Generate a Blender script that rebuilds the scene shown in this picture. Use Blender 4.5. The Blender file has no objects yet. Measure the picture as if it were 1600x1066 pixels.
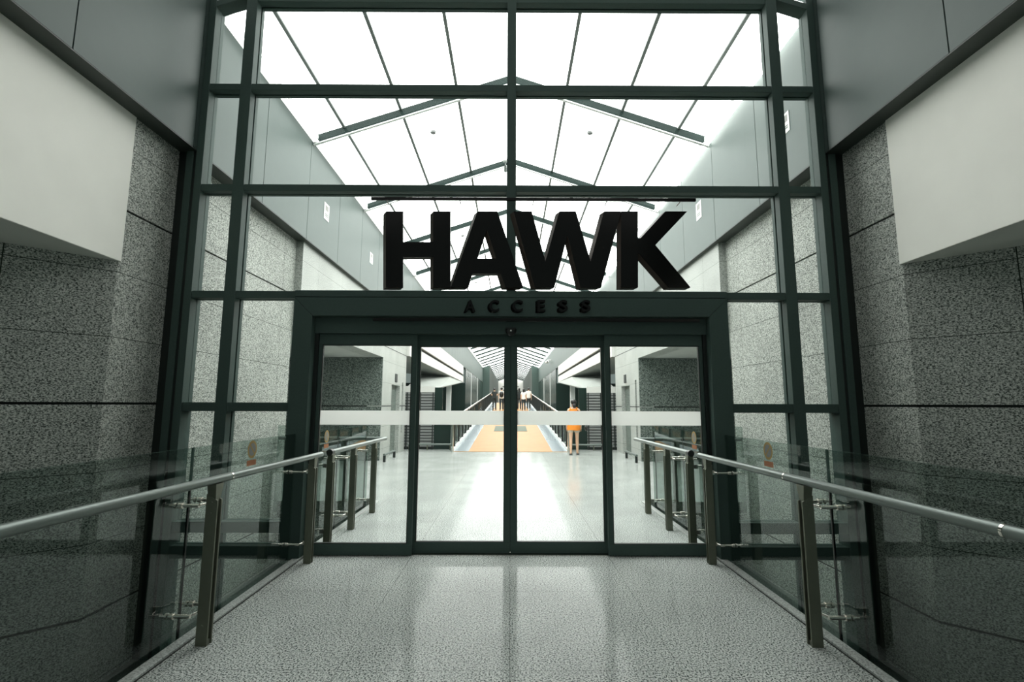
import bpy, math, random
from mathutils import Vector
random.seed(7)
S = bpy.context.scene
C = S.collection

# ------------------------------------------------------------------ camera
F, PITCH, YAW, ROLL, H = 770.27, .1284988, .0023333, .0030998, 1.5
cp, sp, cy, sy, cr, sr = math.cos(PITCH), math.sin(PITCH), math.cos(YAW), math.sin(YAW), math.cos(ROLL), math.sin(ROLL)
fwd = Vector((sy*cp, cy*cp, sp)); rgt = Vector((cy, -sy, 0)); up = rgt.cross(fwd)
R2 = cr*rgt + sr*up; U2 = cr*up - sr*rgt
cd = bpy.data.cameras.new('camera'); cam = bpy.data.objects.new('camera', cd); C.objects.link(cam)
cd.sensor_width = 36; cd.lens = F*36/1600; cd.clip_start = .05; cd.clip_end = 300
from mathutils import Matrix
m = Matrix((R2, U2, -fwd)).transposed().to_4x4(); m.translation = Vector((0, 0, H)); cam.matrix_world = m
S.camera = cam
S.view_settings.view_transform = 'Standard'; S.view_settings.look = 'None'
S.view_settings.gamma = 1; S.view_settings.use_curve_mapping = False
S.view_settings.exposure = 0.14
S.cycles.max_bounces = 10; S.cycles.transparent_max_bounces = 24; S.cycles.caustics_reflective = False; S.cycles.caustics_refractive = False
S.cycles.sample_clamp_indirect = 6

def ray(px, py): return R2*(px-800)/F - U2*(py-533)/F + fwd
def atY(px, py, Y):                       # survey helper: a sight line met with the plane Y
    d = ray(px, py); p = d*(Y/d.y); return p.x, p.z+H

# ------------------------------------------------------------------ world
w = bpy.data.worlds.new('world'); S.world = w; w.use_nodes = True
w.node_tree.nodes['Background'].inputs[0].default_value = (.8, .95, .9, 1)
w.node_tree.nodes['Background'].inputs[1].default_value = .22

def area(name, loc, rot, sx, sy_, power, col=(1, .98, .94)):
    l = bpy.data.lights.new(name, 'AREA'); l.shape = 'RECTANGLE'; l.size = sx; l.size_y = sy_; l.energy = power; l.color = col
    o = bpy.data.objects.new(name, l); o.location = loc; o.rotation_euler = rot; C.objects.link(o); return o
# unseen lamps added to brighten the lobbies either side beyond the doors
for s in (-1, 1):
    area('lobby_fill', (s*6.3, 10.6, 2.7), (0, 0, 0), 3, 3, 22)
    area('far_lobby_fill', (s*5.6, 22, 2.6), (0, 0, 0), 1, 6, 5)

L_HALL, L_NEAR, L_FAR = 4.7, .5, 3.4

# ------------------------------------------------------------------ materials
def new(name):
    mt = bpy.data.materials.new(name); mt.use_nodes = True
    return mt, mt.node_tree.nodes, mt.node_tree.links, mt.node_tree.nodes['Principled BSDF']
def plain(name, col, rough=.5, metal=0, spec=.5, noise=0, scale=40, coat=0):
    mt, n, l, b = new(name)
    b.inputs['Base Color'].default_value = (*col, 1); b.inputs['Roughness'].default_value = rough
    b.inputs['Metallic'].default_value = metal; b.inputs['Specular IOR Level'].default_value = spec
    b.inputs['Coat Weight'].default_value = coat
    if noise:
        tc = n.new('ShaderNodeTexCoord'); nz = n.new('ShaderNodeTexNoise'); nz.inputs['Scale'].default_value = scale; nz.inputs['Detail'].default_value = 4
        mx = n.new('ShaderNodeMix'); mx.data_type = 'RGBA'
        mx.inputs[6].default_value = (*[c*(1-noise) for c in col], 1); mx.inputs[7].default_value = (*[min(1, c*(1+noise)) for c in col], 1)
        l.new(tc.outputs['Object'], nz.inputs['Vector']); l.new(nz.outputs['Fac'], mx.inputs[0]); l.new(mx.outputs[2], b.inputs['Base Color'])
    return mt
def emit(name, col, strength):
    mt, n, l, b = new(name)
    b.inputs['Base Color'].default_value = (.8, .8, .8, 1); b.inputs['Emission Color'].default_value = (*col, 1); b.inputs['Emission Strength'].default_value = strength
    return mt
def granite(name, dark, mid, light, scale=95, rough=.35, jx=None, jy=None, jz=None, jw=.006, spec=.5, p=(.36, .47, .62), stretch=(1, 1, 1), ox=0, oy=0, oz=0):
    """speckled stone with thin joints every jx / jy / jz metres"""
    mt, n, l, b = new(name)
    tc = n.new('ShaderNodeTexCoord'); mp = n.new('ShaderNodeMapping'); mp.inputs['Scale'].default_value = stretch
    l.new(tc.outputs['Object'], mp.inputs['Vector'])
    nz = n.new('ShaderNodeTexNoise'); nz.inputs['Scale'].default_value = scale; nz.inputs['Detail'].default_value = 3; nz.inputs['Roughness'].default_value = .7
    l.new(mp.outputs[0], nz.inputs['Vector'])
    rp = n.new('ShaderNodeValToRGB'); e = rp.color_ramp.elements
    e[0].position = p[0]; e[0].color = (*dark, 1); e[1].position = p[2]; e[1].color = (*light, 1)
    k = e.new(p[1]); k.color = (*mid, 1)
    l.new(nz.outputs['Fac'], rp.inputs[0])
    big = n.new('ShaderNodeTexNoise'); big.inputs['Scale'].default_value = 1.3; big.inputs['Detail'].default_value = 3
    l.new(tc.outputs['Object'], big.inputs['Vector'])
    mr = n.new('ShaderNodeMapRange'); mr.inputs[1].default_value = .3; mr.inputs[2].default_value = .7; mr.inputs[3].default_value = .86; mr.inputs[4].default_value = 1.06
    l.new(big.outputs['Fac'], mr.inputs[0])
    mul = n.new('ShaderNodeVectorMath'); mul.operation = 'SCALE'
    l.new(rp.outputs[0], mul.inputs[0]); l.new(mr.outputs[0], mul.inputs['Scale'])
    out = mul.outputs[0]
    sx = n.new('ShaderNodeSeparateXYZ'); l.new(tc.outputs['Object'], sx.inputs[0])
    for ax, step, off in ((0, jx, ox), (1, jy, oy), (2, jz, oz)):
        if not step: continue
        a = n.new('ShaderNodeMath'); a.operation = 'SUBTRACT'; a.inputs[1].default_value = off; l.new(sx.outputs[ax], a.inputs[0])
        a2 = n.new('ShaderNodeMath'); a2.operation = 'PINGPONG'; a2.inputs[1].default_value = step/2; l.new(a.outputs[0], a2.inputs[0])
        a3 = n.new('ShaderNodeMath'); a3.operation = 'LESS_THAN'; a3.inputs[1].default_value = jw/2; l.new(a2.outputs[0], a3.inputs[0])
        mx = n.new('ShaderNodeMix'); mx.data_type = 'RGBA'; mx.inputs[7].default_value = (dark[0]*.8, dark[1]*.8, dark[2]*.7, 1)
        l.new(a3.outputs[0], mx.inputs[0]); l.new(out, mx.inputs[6]); out = mx.outputs[2]
    l.new(out, b.inputs['Base Color']); b.inputs['Roughness'].default_value = rough; b.inputs['Specular IOR Level'].default_value = spec
    return mt
def glass(name, tint, extra=0.0, rough=0.0):
    mt, n, l, b = new(name); n.remove(b)
    out = n['Material Output']; t = n.new('ShaderNodeBsdfTransparent'); t.inputs[0].default_value = (*tint, 1)
    g = n.new('ShaderNodeBsdfGlossy'); g.inputs['Roughness'].default_value = rough; g.inputs[0].default_value = (.95, 1, .98, 1)
    fr = n.new('ShaderNodeFresnel'); fr.inputs[0].default_value = 1.45
    ad = n.new('ShaderNodeMath'); ad.operation = 'ADD'; ad.inputs[1].default_value = extra; ad.use_clamp = True
    l.new(fr.outputs[0], ad.inputs[0])
    ge = n.new('ShaderNodeNewGeometry'); iv = n.new('ShaderNodeMath'); iv.operation = 'SUBTRACT'; iv.inputs[0].default_value = 1; l.new(ge.outputs['Backfacing'], iv.inputs[1])
    ml = n.new('ShaderNodeMath'); ml.operation = 'MULTIPLY'; l.new(ad.outputs[0], ml.inputs[0]); l.new(iv.outputs[0], ml.inputs[1])
    mx = n.new('ShaderNodeMixShader'); l.new(ml.outputs[0], mx.inputs[0]); l.new(t.outputs[0], mx.inputs[1]); l.new(g.outputs[0], mx.inputs[2])
    l.new(mx.outputs[0], out.inputs[0]); return mt

M = {}
M['frame'] = plain('dark_green_metal', (.056, .086, .076), .55, 0, .16, .12, 60)
M['frame_dark'] = plain('black_green_metal', (.006, .011, .009), .5)
M['panel'] = plain('grey_metal_panel', (.066, .094, .085), .45, 0, .28, .05, 5)
M['panel_edge'] = plain('dark_soffit_metal', (.035, .045, .038), .5)
M['white'] = plain('white_plaster', (.89, .885, .82), .8, noise=.05, scale=3)
M['soffit'] = plain('pale_soffit', (.50, .52, .49), .8, noise=.05, scale=3)
M['fascia'] = plain('pale_fascia', (.62, .62, .59), .7)
M['soffit_grey'] = plain('grey_soffit', (.26, .28, .26), .8)
M['floor'] = granite('polished_granite_floor', (.022, .032, .028), (.31, .335, .32), (.64, .67, .64), 92, .12, jx=.98, jy=1.2, jw=.0022, oy=.62, spec=.075, p=(.42, .47, .54))
M['floor'].node_tree.nodes['Principled BSDF'].inputs['IOR'].default_value = 1.3
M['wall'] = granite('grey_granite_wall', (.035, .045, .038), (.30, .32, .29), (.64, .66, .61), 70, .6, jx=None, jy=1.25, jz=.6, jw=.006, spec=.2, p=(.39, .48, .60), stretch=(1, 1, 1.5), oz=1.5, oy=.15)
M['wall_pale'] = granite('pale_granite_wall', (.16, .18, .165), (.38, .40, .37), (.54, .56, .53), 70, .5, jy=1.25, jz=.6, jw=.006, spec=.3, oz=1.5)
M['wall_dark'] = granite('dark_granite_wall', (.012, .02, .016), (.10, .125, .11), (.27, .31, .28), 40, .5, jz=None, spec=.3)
M['groove'] = plain('black_joint', (.006, .008, .007), .9)
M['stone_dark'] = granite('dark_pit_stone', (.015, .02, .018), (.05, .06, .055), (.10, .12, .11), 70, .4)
M['kerb'] = granite('kerb_stone', (.15, .16, .15), (.42, .44, .42), (.62, .64, .62), 90, .3)
M['glass'] = glass('facade_glass', (.965, .985, .975))
M['rail_glass'] = glass('balustrade_glass', (.72, .77, .75), .012)
M['glass_edge'] = plain('green_glass_edge', (.10, .17, .14), .15)
M['steel'] = plain('brushed_bronze_steel', (.15, .16, .12), .4, .55, .5, .08, 30)
M['rail'] = plain('satin_grey_handrail', (.17, .20, .185), .38, .45)
M['chrome'] = plain('polished_steel', (.75, .72, .66), .12, 1)
M['black'] = plain('black_rubber', (.008, .009, .008), .4)
M['letter'] = plain('gloss_black_letter', (.003, .003, .0025), .16, 0, .25)
M['letter_side'] = plain('bronze_letter_return', (.045, .033, .026), .4, .3)
def film():
    mt, n, l, b = new('white_frosted_film'); b.inputs['Base Color'].default_value = (.93, .93, .91, 1); b.inputs['Roughness'].default_value = .6
    tr = n.new('ShaderNodeBsdfTranslucent'); tr.inputs[0].default_value = (.97, .97, .95, 1); mx = n.new('ShaderNodeMixShader'); mx.inputs[0].default_value = .7
    l.new(b.outputs[0], mx.inputs[1]); l.new(tr.outputs[0], mx.inputs[2]); l.new(mx.outputs[0], n['Material Output'].inputs[0]); return mt
M['band'] = film()
M['sky'] = emit('lit_translucent_roof', (1, 1, .985), L_HALL)
M['sky_near'] = emit('lit_translucent_roof_entrance', (1, 1, .97), L_NEAR)
M['sky_far'] = emit('lit_translucent_roof_bridge', (1, 1, .985), L_FAR)
M['led'] = emit('lit_cove_tube', (1, 1, .97), 9)
M['led_soft'] = emit('lit_cove_tube_dim', (1, 1, .97), 1.6)
M['rafter'] = plain('rafter_steel', (.012, .024, .021), .6, 0, .15)
M['purlin'] = plain('purlin_steel', (.16, .18, .17), .6)
M['whitemetal'] = plain('white_metal', (.8, .82, .8), .4)
M['wood'] = plain('orange_timber_deck', (.34, .172, .05), .5, 0, .2, noise=.18, scale=3)
M['strip'] = plain('pale_blue_ramp_margin', (.45, .52, .56), .15, .3)
M['slat'] = plain('grey_slat', (.21, .22, .215), .5)
M['dark_glass_and_shade'] = plain('dark_shop_glass_and_shade', (.012, .025, .02), .2, 0, .25)
M['amber'] = plain('amber_print', (.36, .24, .08), .6)
M['redprint'] = plain('red_orange_print', (.34, .13, .05), .6)
M['greyprint'] = plain('grey_print', (.25, .25, .23), .6)
M['paper'] = plain('white_notice', (.8, .8, .78), .6)
M['mat'] = plain('grey_mat', (.13, .15, .12), .9)
M['skin'] = plain('skin', (.72, .45, .30), .5)
M['hair'] = plain('black_hair', (.012, .010, .010), .4)
M['orange'] = plain('orange_cloth', (.90, .27, .02), .8)
M['beige'] = plain('beige_cloth', (.62, .52, .40), .85)
M['dcloth'] = plain('dark_cloth', (.018, .022, .022), .85)
M['wcloth'] = plain('white_cloth', (.78, .77, .72), .85)
M['navy'] = plain('dark_trouser_cloth', (.02, .03, .035), .85)
M['tan'] = plain('tan_shoe', (.42, .22, .06), .6)

# ------------------------------------------------------------------ mesh helpers
class MB:
    def __init__(s): s.v = []; s.f = []; s.m = []; s.mi = 0
    def box(s, x0, x1, y0, y1, z0, z1):
        x0, x1 = min(x0, x1), max(x0, x1); y0, y1 = min(y0, y1), max(y0, y1); z0, z1 = min(z0, z1), max(z0, z1)
        return s.hexa([(x0, y0, z0), (x1, y0, z0), (x1, y1, z0), (x0, y1, z0), (x0, y0, z1), (x1, y0, z1), (x1, y1, z1), (x0, y1, z1)])
    def hexa(s, p):
        b = len(s.v); s.v += [tuple(q) for q in p]
        for f in ((0, 3, 2, 1), (4, 5, 6, 7), (0, 1, 5, 4), (1, 2, 6, 5), (2, 3, 7, 6), (3, 0, 4, 7)):
            s.f.append(tuple(b+i for i in f)); s.m.append(s.mi)
        return s
    def quad(s, *p):
        b = len(s.v); s.v += [tuple(q) for q in p]; s.f.append(tuple(range(b, b+len(p)))); s.m.append(s.mi); return s
    def prism(s, pts, y0, y1, holes=None):           # outline in x,z extruded along y
        b = len(s.v); n = len(pts)
        s.v += [(x, y0, z) for x, z in pts] + [(x, y1, z) for x, z in pts]
        s.f.append(tuple(range(b, b+n))); s.f.append(tuple(range(b+2*n-1, b+n-1, -1))); s.m += [s.mi]*2
        for i in range(n):
            j = (i+1) % n; s.f.append((b+i, b+n+i, b+n+j, b+j)); s.m.append(s.mi)
        return s
    def tube(s, path, r, n=16, cap=True):
        path = [Vector(p) for p in path]; b = len(s.v); rr = r if isinstance(r, (list, tuple)) else [r]*len(path)
        for i, p in enumerate(path):
            t = (path[min(i+1, len(path)-1)] - path[max(i-1, 0)]).normalized()
            a = Vector((0, 0, 1)) if abs(t.z) < .9 else Vector((1, 0, 0))
            u = t.cross(a).normalized(); w_ = t.cross(u)
            for k in range(n):
                an = 2*math.pi*k/n; s.v.append(tuple(p + (u*math.cos(an) + w_*math.sin(an))*rr[i]))
        for i in range(len(path)-1):
            for k in range(n):
                k2 = (k+1) % n; s.f.append((b+i*n+k, b+i*n+k2, b+(i+1)*n+k2, b+(i+1)*n+k)); s.m.append(s.mi)
        if cap:
            s.f.append(tuple(b+k for k in range(n))[::-1]); s.f.append(tuple(b+(len(path)-1)*n+k for k in range(n))); s.m += [s.mi]*2
        return s
    def build(s, name, mats, parent=None, bevel=0, smooth=False, kind=None):
        me = bpy.data.meshes.new(name); me.from_pydata(s.v, [], s.f); me.validate()
        mats = mats if isinstance(mats, (list, tuple)) else [mats]
        for q in mats: me.materials.append(M[q])
        for p, mi in zip(me.polygons, s.m): p.material_index = mi
        import bmesh as bmm
        bm = bmm.new(); bm.from_mesh(me); bmm.ops.recalc_face_normals(bm, faces=bm.faces); bm.to_mesh(me); bm.free()
        o = bpy.data.objects.new(name, me); C.objects.link(o)
        if parent: o.parent = parent; o.matrix_parent_inverse = Matrix.Translation(-parent.location) if parent.location.length and not parent.rotation_euler[2] else Matrix()
        if bevel:
            bv = o.modifiers.new('bevel', 'BEVEL'); bv.width = bevel; bv.segments = 2; bv.limit_method = 'ANGLE'
        if smooth:
            for p in me.polygons: p.use_smooth = True
            try:
                me.set_sharp_from_angle(angle=math.radians(40))
            except Exception: pass
        if kind: o['kind'] = kind
        return o
def root(name, label=None, cat=None, group=None, kind=None, loc=(0, 0, 0)):
    o = bpy.data.objects.new(name, None); C.objects.link(o); o.empty_display_size = .1; o.location = loc
    tag(o, label, cat, group, kind); return o
def tag(o, label=None, cat=None, group=None, kind=None):
    if label: o['label'] = label
    if cat: o['category'] = cat
    if group: o['group'] = group
    if kind: o['kind'] = kind
    return o
LR = {-1: 'left', 1: 'right'}

# ------------------------------------------------------------------ key dimensions
FY = 5.05            # front of the curtain wall
WX = 3.62            # granite side walls
PX = 3.42            # metal bulkhead panels
PZ, EZ, RZ = 4.24, 6.10, 7.26
BEND1, BEND2 = 4.42, 8.05
X2, Y2, Y3 = 3.50, 13.5, 16.5     # pale side walls of the hall
EDGE = 2.10          # walkway edge
HALLY = 7.95         # where the walkway opens to the full width
RAMP0, RAMP1, SL = 16.15, 50.0, .05
PIT = -.93
def rz(y): return 0 if y < RAMP0 else SL*(min(y, RAMP1)-RAMP0)

# ------------------------------------------------------------------ floor
b = MB()
b.box(-EDGE, EDGE, -2.5, HALLY, PIT, 0)
b.box(-9, 9, HALLY, RAMP0, PIT, 0)
for s in (-1, 1): b.box(s*1.85, s*9, RAMP0, 38, PIT, -.001)
b.build('floor', 'floor', kind='structure')
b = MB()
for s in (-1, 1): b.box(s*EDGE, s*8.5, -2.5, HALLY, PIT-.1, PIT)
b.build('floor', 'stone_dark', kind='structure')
for i, s in enumerate((-1, 1)):
    b = MB(); b.box(s*2.045, s*2.115, -2.5, 5.18, -.03, .014); b.box(s*2.045, s*2.115, 5.32, HALLY, -.03, .014)
    b.mi = 1; b.box(s*2.030, s*2.045, -2.5, 5.18, -.01, .0015)
    b.build('trim_%d' % (i+1), ['kerb', 'groove'], kind='structure', bevel=.004)
def ramp(x0, x1, ya, yb, dz=0, th=.12):
    b = MB()
    return b.hexa([(x0, ya, rz(ya)-th+dz), (x1, ya, rz(ya)-th+dz), (x1, yb, rz(yb)-th+dz), (x0, yb, rz(yb)-th+dz), (x0, ya, rz(ya)+dz), (x1, ya, rz(ya)+dz), (x1, yb, rz(yb)+dz), (x0, yb, rz(yb)+dz)])
b = ramp(-1.35, 1.35, RAMP0, RAMP1); c = ramp(-1.35, 1.35, RAMP1, 103)
n0 = len(b.v); b.v += c.v; b.f += [tuple(i+n0 for i in f) for f in c.f]; b.m += c.m
b.build('floor', 'wood', kind='structure')
for i, s in enumerate((-1, 1)):
    b = ramp(*sorted((s*1.35, s*1.85)), RAMP0, RAMP1, .01); c = ramp(*sorted((s*1.35, s*2.62)), RAMP1, 103)
    n0 = len(b.v); b.v += c.v; b.f += [tuple(k+n0 for k in f) for f in c.f]; b.m += c.m
    b.build('floor', 'strip', kind='structure')
MB().box(-1.85, 1.85, RAMP0-.04, RAMP0+.02, 0, .012).build('trim_3', 'wood', kind='structure')

# ------------------------------------------------------------------ walls
def banded(b, pts, z0, z1, gz, th=.12, gap=.022):
    """stone wall along a plan polyline, split by level grooves; dark core shows in the grooves"""
    zs = [z0]+[g for g in gz if z0 < g < z1]+[z1]
    for (xa, ya), (xb, yb) in zip(pts, pts[1:]):
        dx, dy = xb-xa, yb-ya; L = math.hypot(dx, dy); nx, ny = -dy/L, dx/L
        s = 1 if (xa+xb) > 0 else -1
        if nx*s < 0: nx, ny = -nx, -ny        # outward = away from the walkway axis
        if abs(nx) < .2 and ny < 0: nx, ny = -nx, -ny
        for k in range(len(zs)-1):
            a = zs[k]+(gap/2 if k else 0); c = zs[k+1]-(gap/2 if k < len(zs)-2 else 0)
            b.mi = 0; b.hexa([(xa, ya, a), (xb, yb, a), (xb+nx*th, yb+ny*th, a), (xa+nx*th, ya+ny*th, a), (xa, ya, c), (xb, yb, c), (xb+nx*th, yb+ny*th, c), (xa+nx*th, ya+ny*th, c)])
        t0, t1 = .02, .1
        b.mi = 1; b.hexa([(xa+nx*t0, ya+ny*t0, z0+.01), (xb+nx*t0, yb+ny*t0, z0+.01), (xb+nx*t1, yb+ny*t1, z0+.01), (xa+nx*t1, ya+ny*t1, z0+.01), (xa+nx*t0, ya+ny*t0, z1-.01), (xb+nx*t0, yb+ny*t0, z1-.01), (xb+nx*t1, yb+ny*t1, z1-.01), (xa+nx*t1, ya+ny*t1, z1-.01)])
G = [-.31, 1.5, 3.30]
for s in (-1, 1):
    b = MB()
    banded(b, [(s*WX, BEND2), (s*WX, BEND1), (s*(WX+4), BEND1-4)], PIT, PZ+.12, G)
    b.build('wall_%s' % LR[s], ['wall', 'groove'], kind='structure')
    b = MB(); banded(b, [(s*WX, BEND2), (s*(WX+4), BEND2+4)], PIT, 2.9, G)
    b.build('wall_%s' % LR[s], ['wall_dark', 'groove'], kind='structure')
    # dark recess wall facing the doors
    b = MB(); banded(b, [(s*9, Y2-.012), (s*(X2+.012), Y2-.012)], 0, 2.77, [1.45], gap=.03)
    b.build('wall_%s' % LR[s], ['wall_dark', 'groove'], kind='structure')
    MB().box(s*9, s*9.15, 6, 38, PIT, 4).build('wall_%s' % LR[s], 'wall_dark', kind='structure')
    # pale upper wall (bulkhead over the recess) and pale wall with a doorway
    b = MB(); b.box(s*X2, s*(X2+.4), BEND2, Y3, 2.78, PZ+.1)
    d0, d1 = (14.55, 15.65)
    sl0, sl1 = ((15.95, 16.12) if s < 0 else (13.75, 13.92))
    cuts = sorted([(d0, d1), (sl0, sl1)]); y = Y2+.0
    for a, c in cuts: b.box(s*X2, s*(X2+.4), y, a, 0, 2.78); y = c
    b.box(s*X2, s*(X2+.4), y, Y3, 0, 2.78)
    b.box(s*X2, s*(X2+.4), d0, d1, 2.08, 2.78); b.box(s*X2, s*(X2+.4), sl0, sl1, 2.2, 2.78); b.box(s*X2, s*(X2+.4), sl0, sl1, 0, .6)
    b.mi = 1; b.box(s*(X2+.12), s*(X2+.16), d0, d1, 0, 2.08); b.mi = 2; b.box(s*(X2+.1), s*(X2+.14), sl0, sl1, .6, 2.2)
    b.mi = 2; b.box(s*(X2-.003), s*X2, Y2, d0, 1.44, 1.465); b.box(s*(X2-.003), s*X2, d1, Y3, 1.44, 1.465); b.box(s*(X2-.003), s*X2, BEND2+3, Y3, 3.1, 3.115)
    b.build('wall_%s' % LR[s], ['wall_pale', 'wall_dark', 'groove'], kind='structure')
    # soffit over the recess
    MB().box(s*(X2+.4), s*9, BEND2-.2, Y2+.3, 2.78, 2.9).build('ceiling', 'soffit', kind='structure')
    # white bulkhead beside the camera
    b = MB(); b.box(s*(WX-.015), s*7.5, -2.5, BEND1+.02, 2.80, PZ+.1)
    b.build('wall_%s' % LR[s], 'white', kind='structure', bevel=.006)
    # metal bulkhead panels
    b = MB()
    y = 5.0-1.475*5
    k = 0
    while y < 61:
        e = min(y+1.475, 61)
        b.mi = 0; b.box(s*PX, s*(PX+.24), y+.006, e-.006, PZ, EZ+.3)
        y = e
    b.mi = 1; b.box(s*(PX+.012), s*(PX+.22), -2.4, 60.9, PZ+.004, EZ+.2)
    b.box(s*(PX+.002), s*(PX+.24), -2.4, 60.9, PZ-.012, PZ)
    b.build('wall_%s' % LR[s], ['panel', 'panel_edge'], kind='structure')
    # second pale bulkhead, further on, with a slot
    b = MB(); ye = 35.4
    b.box(s*3.40, s*3.6, Y3, ye, 3.11, 3.50); b.box(s*3.40, s*3.6, Y3, ye, 3.64, PZ); b.mi = 1; b.box(s*3.48, s*3.6, Y3, ye, 3.49, 3.65)
    b.build('wall_%s' % LR[s], ['fascia', 'groove'], kind='structure')
    b = MB()
    b.quad((s*3.4, Y3, 3.11), (s*3.4, ye, 3.11), (s*3.45, 28, 3.08), (s*4.64, 25, 2.99), (s*7, 20, 3.05), (s*7, Y3, 3.11))
    b.quad((s*3.45, 28, 3.08), (s*3.4, ye, 3.11), (s*2.5, 17.2, 2.08), (s*3.6, 17.2, 2.10), (s*4.64, 25, 2.99))
    o = b.build('ceiling', 'soffit_grey', kind='structure'); sd = o.modifiers.new('thick', 'SOLIDIFY'); sd.thickness = .04
    # slatted wall closing the recess
    b = MB(); b.box(s*2.6, s*5, 16.9, 17.0, 1.91, 2.12); b.mi = 1; b.box(s*2.6, s*5, 16.96, 17.0, 0, 1.91); b.mi = 2
    for k in range(19): b.box(s*2.6, s*5, 16.91, 16.96, .09+k*.097, .09+k*.097+.068)
    b.mi = 1
    for xx in (2.62, 3.05, 3.5): b.box(s*xx, s*(xx+.04), 16.895, 16.91, 0, 1.91)
    b.build('wall_%s' % LR[s], ['fascia', 'frame_dark', 'slat'], kind='structure')
    # dark glazed shopfronts under the panels, plus a dark backdrop
    b = MB(); b.box(s*2.03, s*2.6, 17.0, 17.06, 0, 1.2); b.box(s*2.33, s*2.6, 17.0, 17.06, 1.2, 2.08); b.box(s*3.5, s*9, 37.6, 37.7, 0, 3.12)  # last box: backdrop sheet, dark colour stands in for the unlit opening
    b.box(s*3.44, s*3.5, 37.6, 61, 0, PZ)
    b.mi = 1
    for yy in (43, 51): b.box(s*3.41, s*3.44, yy, yy+.12, 0, PZ)
    b.build('wall_%s' % LR[s], ['dark_glass_and_shade', 'whitemetal'], kind='structure')
    # bridge beyond
    b = MB(); b.box(s*2.62, s*2.72, 61, 103, 0, 6.4); b.mi = 1; b.box(s*2.62, s*3.7, 60.98, 61.1, 0, 6.2); b.mi = 2
    for k in range(24): b.box(s*2.56, s*2.62, 61.5+k*1.75, 61.62+k*1.75, 1.7, 6.3)
    b.build('wall_%s' % LR[s], ['panel', 'frame', 'purlin'], kind='structure')
b = MB(); b.prism([(-2.7, 1.2), (2.7, 1.2), (2.7, 6.4), (0, 7.3), (-2.7, 6.4)], 103, 103.2)
b.mi = 1; b.box(-1.5, 1.5, 102.95, 103, 3.9, 4.6); b.box(-1.7, 1.7, 102.9, 103, 5.2, 5.32)
b.build('wall_back', ['fascia', 'frame'], kind='structure')

# ------------------------------------------------------------------ roof
slope = (RZ-EZ)/PX
def roof(y0, y1, hx, mat, nm='ceiling'):
    b = MB()
    for s in (-1, 1):
        ze = RZ-slope*hx
        b.hexa([(0, y0, RZ), (s*hx, y0, ze), (s*hx, y1, ze), (0, y1, RZ), (0, y0, RZ+.05), (s*hx, y0, ze+.05), (s*hx, y1, ze+.05), (0, y1, RZ+.05)])
    return b.build(nm, mat, kind='structure')
r_near = roof(-2.5, FY+.02, PX, 'sky_near'); r_hall = roof(FY+.13, 61, PX, 'sky'); r_far = roof(61, 103, 2.62, 'sky_far')
def rafter(y, hx, par, w_=.035, d=.15):
    b = MB()
    for s in (-1, 1):
        ze = RZ-slope*hx
        b.mi = 0; b.hexa([(0, y, RZ-d), (s*hx, y, ze-d), (s*hx, y+w_, ze-d), (0, y+w_, RZ-d), (0, y, RZ-.003), (s*hx, y, ze-.003), (s*hx, y+w_, ze-.003), (0, y+w_, RZ-.003)])
        b.mi = 1; b.hexa([(0, y-.008, RZ-d-.022), (s*hx, y-.008, ze-d-.022), (s*hx, y+w_+.01, ze-d-.022), (0, y+w_+.01, RZ-d-.022), (0, y-.008, RZ-d-.001), (s*hx, y-.008, ze-d-.001), (s*hx, y+w_+.01, ze-d-.001), (0, y+w_+.01, RZ-d-.001)])
    return b.build('rafter', ['rafter', 'whitemetal'], par)
y = 8.0
while y < 60: rafter(y, PX-.01, r_hall); y += 2.95
y = 8.0-2.95*3
while y < 4: rafter(y, PX-.01, r_near); y += 2.95
y = 62.0
while y < 102: rafter(y, 2.6, r_far); y += 2.95
for (par, y0, y1, xs) in ((r_near, -2.4, FY, (.95, 1.93, 2.9)), (r_hall, FY+.14, 60.9, (.95, 1.93, 2.9)), (r_far, 61, 102.9, (.95, 1.93))):
    for s in (-1, 1):
        for x in xs:
            z = RZ-slope*x; MB().box(s*(x-.024), s*(x+.024), y0, y1, z-.03, z-.001).build('purlin', 'purlin', par)
for s in (-1, 1):
    b = MB(); b.box(s*(PX-.09), s*(PX-.002), FY+.14, 60.9, EZ-.06, EZ+.0); b.mi = 1; b.box(s*(PX-.045), s*(PX-.002), FY+.14, 60.9, EZ-.10, EZ-.06)
    b.build('eave_trim', ['whitemetal', 'panel'], r_hall)
    b = MB(); b.box(s*(PX-.10), s*(PX-.004), FY+.2, 60, EZ-.12, EZ-.101)
    b.build('cove_light', 'led' if s > 0 else 'led_soft', r_hall)
# small round fittings in the roof
k = 0
NTH = ['nearest', 'second', 'third', 'fourth', 'fifth']
for i in range(5):
    for s in (-1, 1):
        y = 8.95+2.95*i; x = s*1.52
        z = RZ-slope*1.52
        b = MB(); b.tube([(x, y, z-.035), (x, y, z)], [.05, .06], 16)
        tag(b.build('smoke_detector', 'slat'), 'small round grey fitting on the %s half of the lit roof, %s from the doors' % (LR[s], NTH[i]), 'smoke detector', 'round fittings on the roof')

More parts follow.
